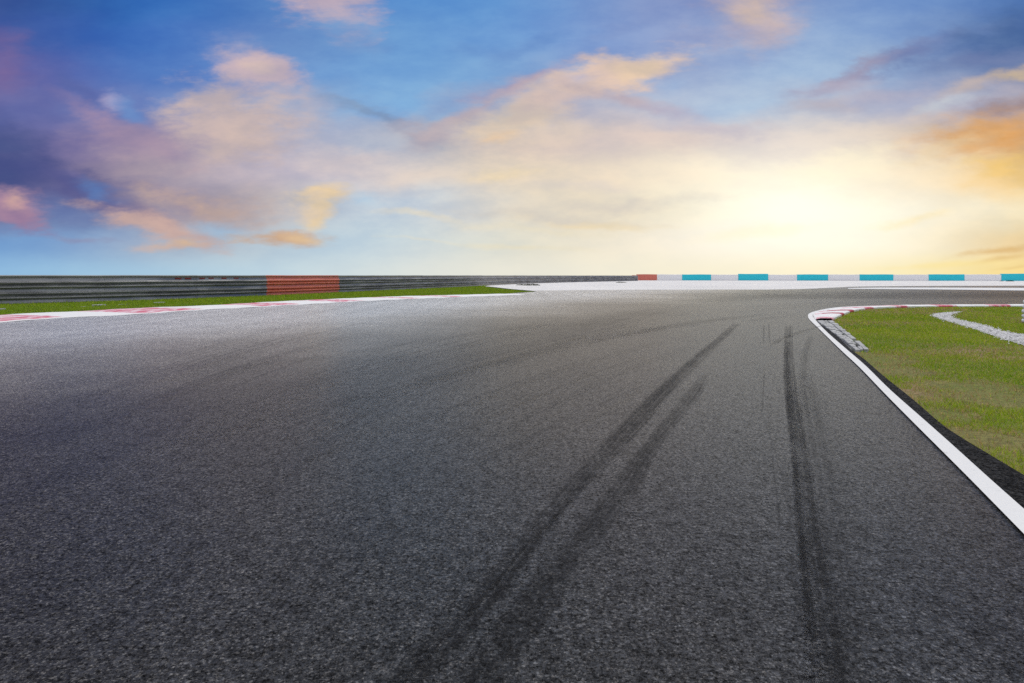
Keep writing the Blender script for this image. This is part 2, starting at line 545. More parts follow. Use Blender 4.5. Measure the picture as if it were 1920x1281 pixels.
def turf(name, g1, g2, dry, far=False):
    m, n, b, o = material(name)
    co = n.n('ShaderNodeTexCoord').outputs['Object']
    k = n.noise(co, .9, 4, .6)
    f = n.noise(co, 26, 4, .7)
    d = n.noise(n.mapping(co, loc=(7, 3, 0)), .55, 5, .65)
    c = n.mix(n.maprange(k, .35, .65), g1, g2)
    c = n.mix(n.maprange(d, .52, .66), c, dry)
    c = n.mix(1.0, c, n.maprange(f, .3, .7, .45, 1.25, smooth=False), 'MULTIPLY')
    n.put(b.inputs['Base Color'], c)
    b.inputs['Roughness'].default_value = .95
    n.put(b.inputs['Normal'], bump(n, f, 1.0, .02))
    return m


M_SOIL = turf('turf_soil', (.21, .19, .05), (.17, .19, .03), (.30, .21, .11))
M_SOIL2 = turf('verge_soil', (.11, .17, .014), (.12, .19, .014), (.14, .18, .02))


def blade_mat():
    m, n, b, o = material('grass_blade')
    at = n.n('ShaderNodeAttribute', attribute_name='tint')
    n.put(b.inputs['Base Color'], at.outputs['Color'])
    b.inputs['Roughness'].default_value = .6
    b.inputs['Specular IOR Level'].default_value = .25
    tl = n.n('ShaderNodeBsdfTranslucent')
    n.put(tl.inputs[0], at.outputs['Color'])
    mx = n.n('ShaderNodeMixShader')
    mx.inputs[0].default_value = .35
    n.put(mx.inputs[1], b.outputs[0]); n.put(mx.inputs[2], tl.outputs[0])
    n.put(o.inputs[0], mx.outputs[0])
    return m


M_BLADE = blade_mat()


def gravel(name, lo, hi, sc, big=.25):
    m, n, b, o = material(name)
    co = n.n('ShaderNodeTexCoord').outputs['Object']
    v = n.voronoi(co, sc)
    sp = n.n('ShaderNodeSeparateColor'); n.put(sp.inputs[0], v)
    d = n.voronoi(co, sc, 'Distance')
    k = n.noise(n.mapping(co, sc=(.35, 1, 1)), big, 5, .65)
    c = n.mix(sp.outputs[0], lo, hi)
    c = n.mix(1.0, c, n.maprange(k, .3, .7, .86, 1.08, smooth=False), 'MULTIPLY')
    n.put(b.inputs['Base Color'], c)
    b.inputs['Roughness'].default_value = .95
    n.put(b.inputs['Normal'], bump(n, n.math('SUBTRACT', 1.0, d), .9, .5 / sc))
    return m


M_GRAVEL = gravel('pale_gravel', (.70, .68, .66), (.86, .84, .82), 28)
M_PATH = gravel('path_gravel', (.46, .45, .44), (.72, .71, .70), 30, 2.0)


def stone_mat():
    m, n, b, o = material('pebble')
    at = n.n('ShaderNodeAttribute', attribute_name='tint')
    n.put(b.inputs['Base Color'], at.outputs['Color'])
    b.inputs['Roughness'].default_value = .85
    return m


M_STONE = stone_mat()


def concrete():
    m, n, b, o = material('worn_concrete')
    co = n.n('ShaderNodeTexCoord').outputs['Object']
    k = n.noise(co, 5, 6, .7)
    f = n.noise(co, 45, 4, .7)
    c = n.mix(n.maprange(k, .35, .7), (.52, .52, .52), (.30, .30, .29))
    c = n.mix(n.maprange(f, .56, .68, 0, .7), c, (.10, .10, .10))
    n.put(b.inputs['Base Color'], c)
    b.inputs['Roughness'].default_value = .9
    n.put(b.inputs['Normal'], bump(n, f, .8, .01))
    return m


M_CONC = concrete()


def steel(name, c1, c2, stain, metal=.35, rough=.5, stain_amt=.5):
    m, n, b, o = material(name)
    co = n.n('ShaderNodeTexCoord').outputs['Object']
    k = n.noise(n.mapping(co, sc=(.35, .35, 3.0)), 1.6, 5, .6)
    f = n.noise(n.mapping(co, sc=(3, 3, 1.0)), 9, 4, .65)
    c = n.mix(n.maprange(k, .35, .65), c1, c2)
    c = n.mix(n.maprange(f, .55, .75, 0, stain_amt), c, stain)
    n.put(b.inputs['Base Color'], c)
    b.inputs['Metallic'].default_value = metal
    n.put(b.inputs['Roughness'], n.maprange(k, .3, .7, rough - .1, rough + .15, smooth=False))
    n.put(b.inputs['Normal'], bump(n, n.noise(co, 2.2, 3, .5), .1, .03))
    return m


M_STEEL = steel('weathered_rail_steel', (.21, .21, .215), (.36, .36, .36), (.06, .06, .06), .4, .34, .4)
M_STEELF = steel('galvanised_post_steel', (.26, .27, .28), (.34, .35, .36), (.12, .11, .10), .5, .5)
M_RRED = steel('red_rail_paint', (.66, .15, .085), (.74, .20, .12), (.38, .08, .05), .0, .42, .35)


def belt(name, c, dark, amt=.35):
    m, n, b, o = material(name)
    co = n.n('ShaderNodeTexCoord').outputs['Object']
    k = n.noise(n.mapping(co, sc=(.7, .7, 1.6)), 1.3, 6, .72)
    f = n.noise(co, 7, 5, .7)
    c2 = n.mix(n.maprange(k, .45, .75, 0, amt), c, dark)
    c2 = n.mix(n.maprange(f, .6, .75, 0, amt), c2, dark)
    n.put(b.inputs['Base Color'], c2)
    b.inputs['Roughness'].default_value = .55
    n.put(b.inputs['Normal'], bump(n, k, .4, .05))
    return m


for _m in (M_RRED,):
    _b = next(q for q in _m.node_tree.nodes if q.type == 'BSDF_PRINCIPLED')
    _b.inputs['Coat Weight'].default_value = .5
    _b.inputs['Coat Roughness'].default_value = .25
M_BTEAL = belt('teal_belt_paint', (.02, .60, .74), (.03, .38, .46))
M_BWHITE = belt('white_belt_paint', (.90, .89, .91), (.70, .69, .71))
M_BRED = belt('red_belt_paint', (.68, .19, .14), (.50, .13, .10))
M_REFL = belt('dark_red_plate', (.22, .02, .02), (.08, .02, .02))
M_TYRE = belt('black_tyre_rubber', (.02, .02, .02), (.04, .04, .04))
M_TWHITE = belt('white_tyre_paint', (.82, .83, .86), (.6, .6, .62), .2)

# ------------------------------------------------------------------ plan of the place
# right edge line (px rows from the photograph turned into ground points)
LINE_L = [(1515, 592), (1517, 599), (1535, 617), (1573.7, 655), (1611, 690), (1655.6, 736.7), (1704.8, 787), (1757.5, 840), (1817, 900), (1920, 1006)]
LINE_R = [(1523.5, 593), (1530, 602), (1550, 623), (1583, 652.4), (1620.5, 685), (1667, 731), (1726, 783.6), (1789, 840), (1854.5, 900), (1920, 958.4)]
lineL = smooth_poly([P2(*p) for p in LINE_L], .4)
lineR = smooth_poly([P2(*p) for p in LINE_R], .4)
# carried on behind the camera
lineL = np.vstack([lineL, lineL[-1] + (lineL[-1] - lineL[-4]) * 2, lineL[-1] + (lineL[-1] - lineL[-4]) * 9])
lineR = np.vstack([lineR, lineR[-1] + (lineR[-1] - lineR[-4]) * 2, lineR[-1] + (lineR[-1] - lineR[-4]) * 9])
VERGE = [P2(*p) for p in [(1596, 657), (1620, 674), (1653, 703), (1709, 748), (1773, 803), (1827, 837), (1920, 893)]]
VERGE = [tuple(p) for p in smooth_poly(VERGE, .35)] + [(1.75, 1.4), (-1.0, -6)]
# kerb on the inside of the bend: outer (track) edge and inner (grass) edge of the white line + kerb
KO = [(1529, 600), (1525.5, 594), (1524.5, 590), (1528, 587.3), (1537, 584.5), (1552, 581.3), (1575, 577.6), (1620, 575.3), (1690, 573.2), (1800, 572.3), (1920, 571.8), (2200, 571.2), (3000, 571)]
KI = [(1560, 601), (1571, 595), (1581, 590.8), (1592, 586.3), (1605, 582.8), (1622, 580), (1648, 577.9), (1690, 576.3), (1740, 575.5), (1830, 575.0), (1940, 574.6), (2220, 573.8), (3020, 573.4)]


def pair_dense(pts, per=14):
    """Catmull-Rom with the same number of rows between control points, so two edges stay paired"""
    p = np.array([P2(*q) for q in pts])
    q = np.vstack([2 * p[0] - p[1], p, 2 * p[-1] - p[-2]])
    out = []
    for i in range(1, len(q) - 2):
        for t in np.linspace(0, 1, per, endpoint=False):
            a, b, c, d = q[i - 1], q[i], q[i + 1], q[i + 2]
            out.append(0.5 * (2 * b + (c - a) * t + (2 * a - 5 * b + 4 * c - d) * t * t + (-a + 3 * b - 3 * c + d) * t ** 3))
    return np.array(out + [q[-2]])


ko, ki0 = pair_dense(KO), pair_dense(KI)
# left kerb, outer (grass) and inner (track) edges
LK_T = [(0, 593.7), (107, 588.7), (250, 580.5), (375, 575.7), (480, 569.5), (567, 565), (655, 561), (755, 557), (855, 554.6), (930, 552.6)]
LK_B = [(0, 605), (125, 596), (250, 590), (385, 581), (480, 576), (580, 570.5), (705, 563.7), (805, 559.5), (905, 555.7), (985, 552.8)]
lkt = [P2(*p) for p in LK_T]
lkb = [P2(*p) for p in LK_B]
lkt = [(-12.6, -9), (-13.4, 4)] + lkt
lkb = [(-11.6, -9), (-12.1, 4)] + lkb
lkt = smooth_poly(lkt, .5)
lkb = smooth_poly(lkb, .5)
# foot of the steel barrier
RAIL = [(-40, 2), (-29, 11), (-18.1, 24.2), (-13.6, 32), (-10.7, 41), (-7.6, 52), (-3.6, 66), (1.0, 84), (9.3, 105), (24.6, 133)]
rail = smooth_poly(RAIL, .25)

# ------------------------------------------------------------------ ground
gv, gf = [], []
rad = [0, 20, 60, 140, 220, 300, 500, 900, 1600, 3000, 6000]
hgt = [-.05, -.05, -.05, -.05, -.4, -1.0, -1.8, -3, -5, -8, -14]
seg = 48
gv.append((0, 0, hgt[0]))
for r_, h_ in zip(rad[1:], hgt[1:]):
    for k in range(seg):
        a = 2 * math.pi * k / seg
        gv.append((30 + r_ * math.cos(a) if r_ > 140 else r_ * math.cos(a), 40 + r_ * math.sin(a) if r_ > 140 else r_ * math.sin(a), h_))
for k in range(seg):
    gf.append((0, 1 + k, 1 + (k + 1) % seg))
for i in range(len(rad) - 2):
    for k in range(seg):
        a, b_ = 1 + i * seg + k, 1 + i * seg + (k + 1) % seg
        gf.append((a, a + seg, b_ + seg, b_))
tag(mesh('ground', gv, gf, M_SOIL2, smooth=True), kind='structure')

# gravel trap between the track and the barriers
GR_LOW = [(1000, 545.2), (1100, 544.4), (1240, 543.4), (1340, 543.2), (1440, 543.2), (1500, 541.8), (1560, 540.2), (1640, 538.6), (1760, 537.4), (1920, 537.0), (2300, 536.6), (3000, 536.4)]
glow = [P2(*p) for p in GR_LOW]
gtop = [P2(*p) for p in [(905, 536.3), (925, 538), (955, 541.5)]]
gbarr = [(p[0] - .4, p[1] + .4) for p in rail if p[1] > P2(905, 536.3)[1]]
gpoly = [gtop[0], gtop[1], gtop[2]] + glow + [(230, 110), (230, 170), (24, 170)] + gbarr[::-1]
sheet('gravel_trap', gpoly, -.012, M_GRAVEL)

# asphalt: one sheet, the rubber marks lie on it as part of the same surface
rb = [P2(*p) for p in [(1008, 545.0), (1100, 544.2), (1240, 543.2), (1340, 543.0), (1440, 543.0), (1500, 542.2), (1560, 541.8), (1640, 541.8), (1760, 543), (1920, 545), (2300, 546), (3000, 547)]]
tverts, tfaces, tmat, tuv, tfade = [], [], [], [], []


def tri_add(poly, z, mi):
    bm = bmesh.new()
    f = bm.faces.new([bm.verts.new((p[0], p[1], z)) for p in poly])
    bmesh.ops.triangulate(bm, faces=[f])
    b0 = len(tverts)
    bm.verts.ensure_lookup_table()
    bm.verts.index_update()
    for v in bm.verts:
        tverts.append(tuple(v.co)); tuv.append((0, 0)); tfade.append((0, 0))
    for f in bm.faces:
        ids = [b0 + v.index for v in f.verts]
        if f.normal.z < 0 or (f.normal.length < .5):
            a, b_, c = (Vector(tverts[i]) for i in ids)
            if (b_ - a).cross(c - a).z < 0:
                ids.reverse()
        tfaces.append(ids); tmat.append(mi)
    bm.free()


left_b = [tuple(p) for p in lkt[:-1]]
tp = [(0.0, -9.0)] + left_b + [P2(960, 550), P2(1000, 547.5)] + rb
kk = [tuple(p) for p in (ko * .3 + ki0 * .7)]
tp += kk[::-1] + [P2(1550, 606), P2(1596, 652)] + [tuple(p) for p in VERGE]
tri_add(tp, 0.0, 0)


def strip(pts, z, strength, soft=.5, fade_in=.15, fade_out=.15, step=.25, far=1.0):
    """rubber mark: pts = (left px, right px, py) from far to near"""
    a = smooth_poly([P2(l, y) for l, r, y in pts], step)
    b_ = smooth_poly([P2(r, y) for l, r, y in pts], step)
    n = max(len(a), len(b_))
    i = np.linspace(0, 1, n)
    ia, ib = np.linspace(0, 1, len(a)), np.linspace(0, 1, len(b_))
    a = np.stack([np.interp(i, ia, a[:, k]) for k in (0, 1)], 1)
    b_ = np.stack([np.interp(i, ib, b_[:, k]) for k in (0, 1)], 1)
    L = np.concatenate([[0], np.cumsum(np.linalg.norm(np.diff(a, axis=0), axis=1))])
    b0 = len(tverts)
    for k in range(n):
        t = L[k] / L[-1]
        fd = strength * (far + (1 - far) * min(1, t * 1.4)) * min(1, t / fade_in if fade_in else 1) * min(1, (1 - t) / fade_out if fade_out else 1)
        for p, u in ((a[k], 0.0), (b_[k], 1.0)):
            tverts.append((p[0], p[1], z)); tuv.append((u, L[k])); tfade.append((fd, soft))
    for k in range(n - 1):
        q = b0 + 2 * k
        ids = [q, q + 1, q + 3, q + 2]
        c = (Vector(tverts[ids[1]]) - Vector(tverts[ids[0]])).cross(Vector(tverts[ids[2]]) - Vector(tverts[ids[0]]))
        tfaces.append(ids if c.z > 0 else ids[::-1]); tmat.append(1)


Z = [0.004]
def mark(pts, *a, **k):
    strip(pts, Z[0], *a, **k)
    Z[0] += .0008

# the double curved mark sweeping in from the bottom centre
mark([(1372, 1392, 606), (1343, 1366, 632), (1303, 1336, 662), (1262, 1303, 696), (1200, 1250, 752), (1140, 1190, 815), (1075, 1125, 885), (1005, 1062, 962), (930, 1000, 1050), (830, 920, 1160), (700, 800, 1285), (560, 690, 1420)], 1.1, .5, .06, .02, far=.68)
mark([(1236, 1246, 757), (1180, 1190, 820), (1090, 1100, 915), (1043, 1054, 963), (992, 1005, 1010), (920, 935, 1095), (860, 876, 1156), (765, 785, 1260), (700, 725, 1330)], 1.1, .6, .12, .03, far=.68)
mark([(1318, 1334, 698), (1283, 1318, 738), (1226, 1262, 806), (1170, 1222, 872), (1130, 1200, 922), (1075, 1150, 985), (1016, 1100, 1064), (955, 1050, 1128), (865, 980, 1243), (800, 930, 1330), (740, 880, 1420)], 1.1, .35, .12, .02, far=.6)
# the near straight mark right of the centre
mark([(1470, 1487, 610), (1469, 1488, 660), (1469, 1493, 705), (1474, 1505, 780), (1482, 1520, 861), (1487, 1534, 940), (1494, 1552, 1042), (1505, 1580, 1148), (1512, 1602, 1285), (1520, 1640, 1420)], 1.15, .3, .06, .02, far=.68)
mark([(1469, 1480, 640), (1468, 1480, 705), (1474, 1488, 780), (1482, 1496, 861), (1487, 1506, 940), (1494, 1516, 1042), (1505, 1532, 1160), (1512, 1545, 1285)], .9, .4, .1, .05, far=.68)
mark([(1475, 1540, 700), (1480, 1570, 800), (1490, 1600, 900), (1500, 1640, 1050), (1510, 1690, 1285), (1515, 1720, 1420)], .5, .9, .2, .05)
# hairline marks and short scrubs
mark([(1430, 1434, 606), (1430, 1434, 650)], .6, .6, .2, .2)
mark([(1440, 1443, 604), (1441, 1445, 645)], .6, .6, .2, .2)
mark([(1431, 1435, 690), (1429, 1433, 740), (1424, 1429, 811)], .6, .6, .2, .2)
mark([(1437, 1440, 770), (1443, 1447, 827), (1449, 1454, 890), (1457, 1463, 960), (1466, 1473, 1060)], .75, .6, .15, .2)
mark([(1540, 1552, 611), (1500, 1514, 621), (1462, 1478, 634), (1438, 1452, 648)], .75, .6, .1, .1)
mark([(1512, 1530, 626), (1500, 1520, 665), (1494, 1522, 720), (1500, 1534, 780)], .5, .8, .15, .3)
mark([(1500, 1520, 1285), (1480, 1500, 1100), (1470, 1484, 960), (1462, 1472, 860)][::-1], .45, .8, .2, .2)
# rubbered line round the bend
mark([(2400, 2400, 552), (1930, 1930, 551), (1700, 1720, 551.5), (1560, 1600, 553.5), (1440, 1500, 558), (1330, 1440, 566), (1220, 1390, 580), (1080, 1330, 605), (880, 1230, 650), (600, 1130, 720), (200, 950, 860)][:0] or
     [(1180, 1330, 575), (1080, 1300, 592), (960, 1230, 618), (780, 1130, 655), (520, 980, 715), (150, 800, 830)], .30, 1.0, .2, .3, 1.0)
mark([(1480, 1505, 592), (1420, 1455, 597), (1380, 1420, 604)], .5, .8, .3, .3)
mark([(1500, 1530, 585), (1420, 1465, 590), (1330, 1390, 598), (1200, 1290, 614), (1040, 1120, 640)], .42, .9, .2, .3)
mark([(1250, 1290, 612), (1120, 1165, 634), (960, 1010, 668), (700, 760, 733), (430, 480, 800), (230, 280, 852), (60, 120, 905)], .42, .9, .1, .2)
mark([(1010, 1060, 606), (820, 880, 632), (640, 690, 662), (400, 450, 695), (160, 230, 735), (0, 60, 772)], .36, .9, .1, .2)
mark([(1230, 1260, 640), (1100, 1130, 676), (900, 940, 740), (640, 690, 830), (380, 430, 930)], .3, .9, .1, .2)
mark([(1290, 1310, 648), (1180, 1200, 690), (1040, 1066, 752), (860, 890, 840)], .3, .9, .1, .2)
for k in range(60):
    y0 = random.uniform(598, 730); x0 = random.uniform(500, 1280)
    dx = random.uniform(260, 560); sl = (y0 - 560) / 250.0
    wd = random.uniform(3, 13)
    pts, x, y = [], x0, y0
    for q in range(6):
        f_ = (y - HY) / (y0 - HY)
        pts.append((x, x + wd * f_, y))
        x -= dx / 5; y += dx / 5 * (.13 + sl * .5) * (1 + q * .12)
    mark(pts, random.uniform(.35, .8), .9, .3, .3)
mark([(1200, 1330, 560), (1000, 1200, 568), (760, 960, 584), (420, 640, 612)], .2, 1.0, .2, .3, 1.0)


def farmark(pts, strength, soft=1.0):
    """rubber band seen lengthways across the picture: pts = (px, far py, near py)"""
    a = [P2(x, y0) for x, y0, y1 in pts]
    b_ = [P2(x, y1) for x, y0, y1 in pts]
    n = len(a)
    b0 = len(tverts)
    L = 0.0
    for k in range(n):
        if k:
            L += math.dist(a[k], a[k - 1])
        t = k / (n - 1)
        fd = strength * min(1, t / .25)
        for p, u in ((a[k], 0.0), (b_[k], 1.0)):
            tverts.append((p[0], p[1], Z[0])); tuv.append((u, L)); tfade.append((fd, soft))
    for k in range(n - 1):
        q = b0 + 2 * k
        ids = [q, q + 1, q + 3, q + 2]
        c = (Vector(tverts[ids[1]]) - Vector(tverts[ids[0]])).cross(Vector(tverts[ids[2]]) - Vector(tverts[ids[0]]))
        tfaces.append(ids if c.z > 0 else ids[::-1]); tmat.append(1)
    Z[0] += .0008


farmark([(1300, 556, 572), (1400, 552, 566), (1500, 549.5, 563), (1600, 548, 563), (1750, 548, 563.5), (1920, 549, 564), (2400, 550, 564)], .75, .6)
farmark([(1100, 551, 560), (1300, 548, 555), (1500, 546, 551), (1700, 546, 550), (1920, 547, 551), (2400, 548, 552)], .35, 1.0)
farmark([(1350, 578, 590), (1450, 573.5, 583), (1560, 570, 576), (1700, 568, 572), (1920, 567.5, 571)], .35, 1.0)

me = bpy.data.meshes.new('race_track')
me.from_pydata(tverts, [], tfaces)
me.update()
ua, ub = me.uv_layers.new(name='across'), me.uv_layers.new(name='fade')
vi = np.zeros(len(me.loops), int)
me.loops.foreach_get('vertex_index', vi)
ua.data.foreach_set('uv', np.array(tuv, float)[vi].ravel())
ub.data.foreach_set('uv', np.array(tfade, float)[vi].ravel())
me.polygons.foreach_set('material_index', tmat)
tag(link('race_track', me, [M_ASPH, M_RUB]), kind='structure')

# dark new asphalt between the edge line and the grass
vp = [tuple(p) for p in lineR if p[1] < 14.5][::1] + [tuple(p) for p in VERGE][::-1]
vp = vp + [P2(1594, 655), P2(1560, 622)]
sheet('asphalt_verge', vp, .006, M_VERGE)

# edge line: down the right side, round the tip and along the kerb
lr = lineR[np.linspace(0, len(lineR) - 1, len(lineL)).astype(int)]


def ribbon(name, a, b_, z, mat, thick=0.0):
    n = min(len(a), len(b_))
    v, f = [], []
    for k in range(n):
        v += [(a[k][0], a[k][1], z), (b_[k][0], b_[k][1], z)]
    for k in range(n - 1):
        q = 2 * k
        f.append((q, q + 1, q + 3, q + 2))
    o = mesh(name, v, f, mat)
    bm = bmesh.new(); bm.from_mesh(o.data)
    for fc in bm.faces:
        if fc.normal.z < 0:
            fc.normal_flip()
    bm.to_mesh(o.data); bm.free()
    return o


def resamp(p, n):
    p = np.asarray(p, float)
    s = np.concatenate([[0], np.cumsum(np.linalg.norm(np.diff(p, axis=0), axis=1))])
    t = np.linspace(0, s[-1], n)
    return np.stack([np.interp(t, s, p[:, 0]), np.interp(t, s, p[:, 1])], 1)


tipL = [P2(*p) for p in [(1640, 573.9), (1590, 575.6), (1560, 578), (1535, 582.6), (1522, 586.3), (1515.5, 590)]]
tipR = [P2(*p) for p in [(1640, 574.6), (1590, 577.2), (1560, 580), (1540, 584), (1529, 587.5), (1524, 591)]]
allL = np.vstack([smooth_poly(tipL, .3), lineL])
allR = np.vstack([smooth_poly(tipR, .3), lineR])
tag(ribbon('edge_line', resamp(allL, 160), resamp(allR, 160), .010, M_WHITE), kind='structure')
farl = [P2(*p) for p in [(1590, 540.6), (1640, 539.6), (1760, 539.6), (1920, 540.2), (2300, 540.4), (3000, 540.4)]]
farr = [P2(*p) for p in [(1590, 542.0), (1640, 542.4), (1760, 543.2), (1920, 545.2), (2300, 546.2), (3000, 547.2)]]
tag(ribbon('outer_edge_line', resamp(farl, 40), resamp(farr, 40), .012, M_WHITE), kind='structure')
sa = [P2(*p) for p in [(1535, 540.6), (1600, 537.6), (1700, 536.4), (1920, 535.8), (3000, 535.4)]]
sb = [P2(*p) for p in [(1535, 542.2), (1600, 541.6), (1700, 540.4), (1920, 540.6), (3000, 540.8)]]
tag(ribbon('service_road', resamp(sa, 40), resamp(sb, 40), .004, M_STRIP), kind='structure')


# ------------------------------------------------------------------ kerbs
def kerb(name, outer, inner, splits, mats, top, label, cat='kerb', lip=.004, seed=1):
    """raised kerb between two edges; splits = [(start fraction, material index), ...]; cross-section rises from the track side"""
    prof = [(0.0, lip), (.06, top * .35), (.3, top * .8), (.62, top), (.93, top * .96), (1.0, top * .55), (1.0, -.06)]
    n = len(outer)
    v, f, mi = [], [], []
    for k in range(n):
        o_, i_ = np.asarray(outer[k]), np.asarray(inner[k])
        for t, z in prof:
            q = o_ + (i_ - o_) * t
            v.append((q[0], q[1], z + (0 if z < 0 else .003 * math.sin(k * .9 + t * 7))))
    m_ = len(prof)
    for k in range(n - 1):
        t = (k + .5) / (n - 1)
        for j in range(m_ - 1):
            f.append((k * m_ + j, k * m_ + j + 1, (k + 1) * m_ + j + 1, (k + 1) * m_ + j))
            idx = 0
            for s0, s1, im, j0 in splits:
                if s0 <= t < s1 and j >= j0:
                    idx = im
            mi.append(idx)
    o = mesh(name, v, f, mats)
    o.data.polygons.foreach_set('material_index', mi)
    bm = bmesh.new(); bm.from_mesh(o.data)
    bmesh.ops.recalc_face_normals(bm, faces=bm.faces)
    s = sum(fc.normal.z for fc in bm.faces)
    if s < 0:
        bmesh.ops.reverse_faces(bm, faces=bm.faces)
    bm.to_mesh(o.data); bm.free()
    return tag(o, label, cat)


NL = 240
a_, b_ = resamp(lkb, NL), resamp(lkt, NL)
# pair rows at the same bearing so the painted blocks end square
def frac_at_px(line, px):
    pts = np.asarray(line)
    x = CX + F * pts[:, 0] / np.maximum(pts[:, 1], .5)
    ok = pts[:, 1] > 6
    i = np.argmin(np.where(ok, abs(x - px), 1e9))
    return i / (len(pts) - 1)


fr = lambda x: frac_at_px(a_, x)
sp_ = []
for x0, x1 in [(-900, -560), (-300, -150), (-60, 118), (268, 392), (498, 572), (640, 690), (772, 796), (850, 872)]:
    sp_.append((fr(x0), fr(x1), 1, 1))
kerb('kerb', a_, b_, sp_, [M_KWHITE, M_FRED], .05, 'long low kerb in faded red and white along the left grass verge')

ro = lambda x: frac_at_px(ki0, x)
nI = len(KO) - 1
sp2 = []
sp2.append((0, .45 / nI, 2, 1))
for s0, s1 in [(1.72, 2.25), (3.15, 3.8)]:
    sp2 += [(s0 / nI, s1 / nI, 2, 1), (s0 / nI, s1 / nI, 1, 2)]
for x0, x1 in [(1622, 1640), (1676, 1706), (1756, 1792), (1852, 1896), (1960, 2010), (2100, 2160)]:
    sp2 += [(ro(x0), ro(x1), 2, 2)]
kerb('kerb', ko, ki0, sp2, [M_KWHITE, M_KRED, M_FRED], .05, 'short red and white striped kerb curling round the tip of the right grass infield')

# strip of worn concrete blocks between edge line and grass, in front of the striped kerb
cv, cf = [], []
c0l, c0r, c1l, c1r = (np.array(P2(*p)) for p in [(1533, 603), (1561, 602), (1604, 657), (1629, 657)])
nb = 16
for row in range(3):
    u0, u1 = [(0.0, .36), (.40, .62), (.67, 1.0)][row]
    for k in range(nb):
        if (row, k) in ((1, 9), (2, 12), (1, 14)):
            continue
        t0, t1 = (k + .03 + random.uniform(0, .05)) / nb, (k + .97 - random.uniform(0, .05)) / nb
        h = .022 + random.uniform(-.010, .012)
        if row == 1:
            h -= .012
        q = []
        for t, u in ((t0, u0), (t0, u1), (t1, u1), (t1, u0)):
            a = c0l + (c1l - c0l) * t; b = c0r + (c1r - c0r) * t
            wob = .012 * math.sin(k * 2.3 + row)
            q.append(a + (b - a) * (u + random.uniform(-.025, .025)) + wob * .3)
        n0 = len(cv)
        cen = sum(q) / 4
        for z, s in ((-.06, 1.0), (h - .008, 1.0), (h, .93)):
            for p in q:
                pp = cen + (p - cen) * s
                cv.append((pp[0], pp[1], z + random.uniform(-.002, .002) * (z > 0)))
        for j in range(4):
            e = (j + 1) % 4
            cf.append((n0 + j, n0 + e, n0 + 4 + e, n0 + 4 + j))
            cf.append((n0 + 4 + j, n0 + 4 + e, n0 + 8 + e, n0 + 8 + j))
        cf.append((n0 + 8, n0 + 9, n0 + 10, n0 + 11))
o = mesh('concrete_kerb', cv, cf, M_CONC)
bm = bmesh.new(); bm.from_mesh(o.data); bmesh.ops.recalc_face_normals(bm, faces=bm.faces); bm.to_mesh(o.data); bm.free()
tag(o, 'worn grey strip of concrete kerb blocks between white edge line and grass', 'kerb')

# ------------------------------------------------------------------ turf on the infield and the left verge
PATH_T = [(1806, 583.6), (1789, 587), (1783, 592), (1791, 597), (1803, 600.5), (1840, 608), (1877, 619), (1920, 627.5), (2000, 643), (2120, 666)]
PATH_B = [(1806, 583.8), (1774, 585.6), (1754, 588), (1750, 592), (1775, 600.5), (1815, 612), (1865, 629), (1890, 637), (1920, 646), (2000, 668)]
pt, pb = smooth_poly([P2(*p) for p in PATH_T], .3), smooth_poly([P2(*p) for p in PATH_B], .3)
pathpoly = [tuple(p) for p in pt] + [tuple(p) for p in pb[::-1]]
infield = [tuple(p) for p in ki0] + [(60, 10), (60, -6)] + [tuple(p) for p in VERGE][::-1] + [P2(1629, 658), P2(1603, 637), P2(1585, 621), P2(1563, 603)]
sheet('infield_ground', infield, -.022, M_SOIL)
sheet('gravel_path', pathpoly, -.012, M_PATH)
leftverge = [tuple(p) for p in lkt if p[1] > -5] + [P2(990, 546.2)] + [P2(940, 541.5), P2(905, 537.5)] + [(p[0] - 1.2, p[1] + .3) for p in rail[::-1] if p[1] < 78]
sheet('verge_ground', leftverge, -.022, M_SOIL2)


def vnoise(x, y, s, seed):
    """smooth value noise on arrays"""
    r = np.random.default_rng(seed)
    g = r.random((64, 64))
    x, y = x * s, y * s
    xi, yi = np.floor(x).astype(int), np.floor(y).astype(int)
    fx, fy = x - xi, y - yi
    fx, fy = fx * fx * (3 - 2 * fx), fy * fy * (3 - 2 * fy)
    a, b = g[xi % 64, yi % 64], g[(xi + 1) % 64, yi % 64]
    c, d = g[xi % 64, (yi + 1) % 64], g[(xi + 1) % 64, (yi + 1) % 64]
    return (a * (1 - fx) + b * fx) * (1 - fy) + (c * (1 - fx) + d * fx) * fy


def fbm(x, y, s, seed):
    return (vnoise(x, y, s, seed) * .5 + vnoise(x, y, s * 2.1, seed + 1) * .27 + vnoise(x, y, s * 4.3, seed + 2) * .23)


BARE = [(1900, 738, .75, .35), (1835, 728, .5, .25), (1760, 772, .28, .22), (1650, 690, .5, .3), (1700, 735, .3, .2), (1785, 812, .25, .15), (1630, 668, .6, .3), (1850, 818, .3, .15)]
BAREW = [(*P2(a, b), r, s) for a, b, r, s in BARE]


def dryness(x, y):
    d = fbm(x, y, .55, 11)
    d = np.clip((d - .48) * 4.2, 0, 1) * .55
    for bx, by, r, s in BAREW:
        q = ((x - bx) ** 2 + ((y - by) * .8) ** 2) / (r * r)
        d = np.maximum(d, np.clip(1.25 - q + (fbm(x, y, 3.5, 5) - .5) * 1.6, 0, 1))
    return d


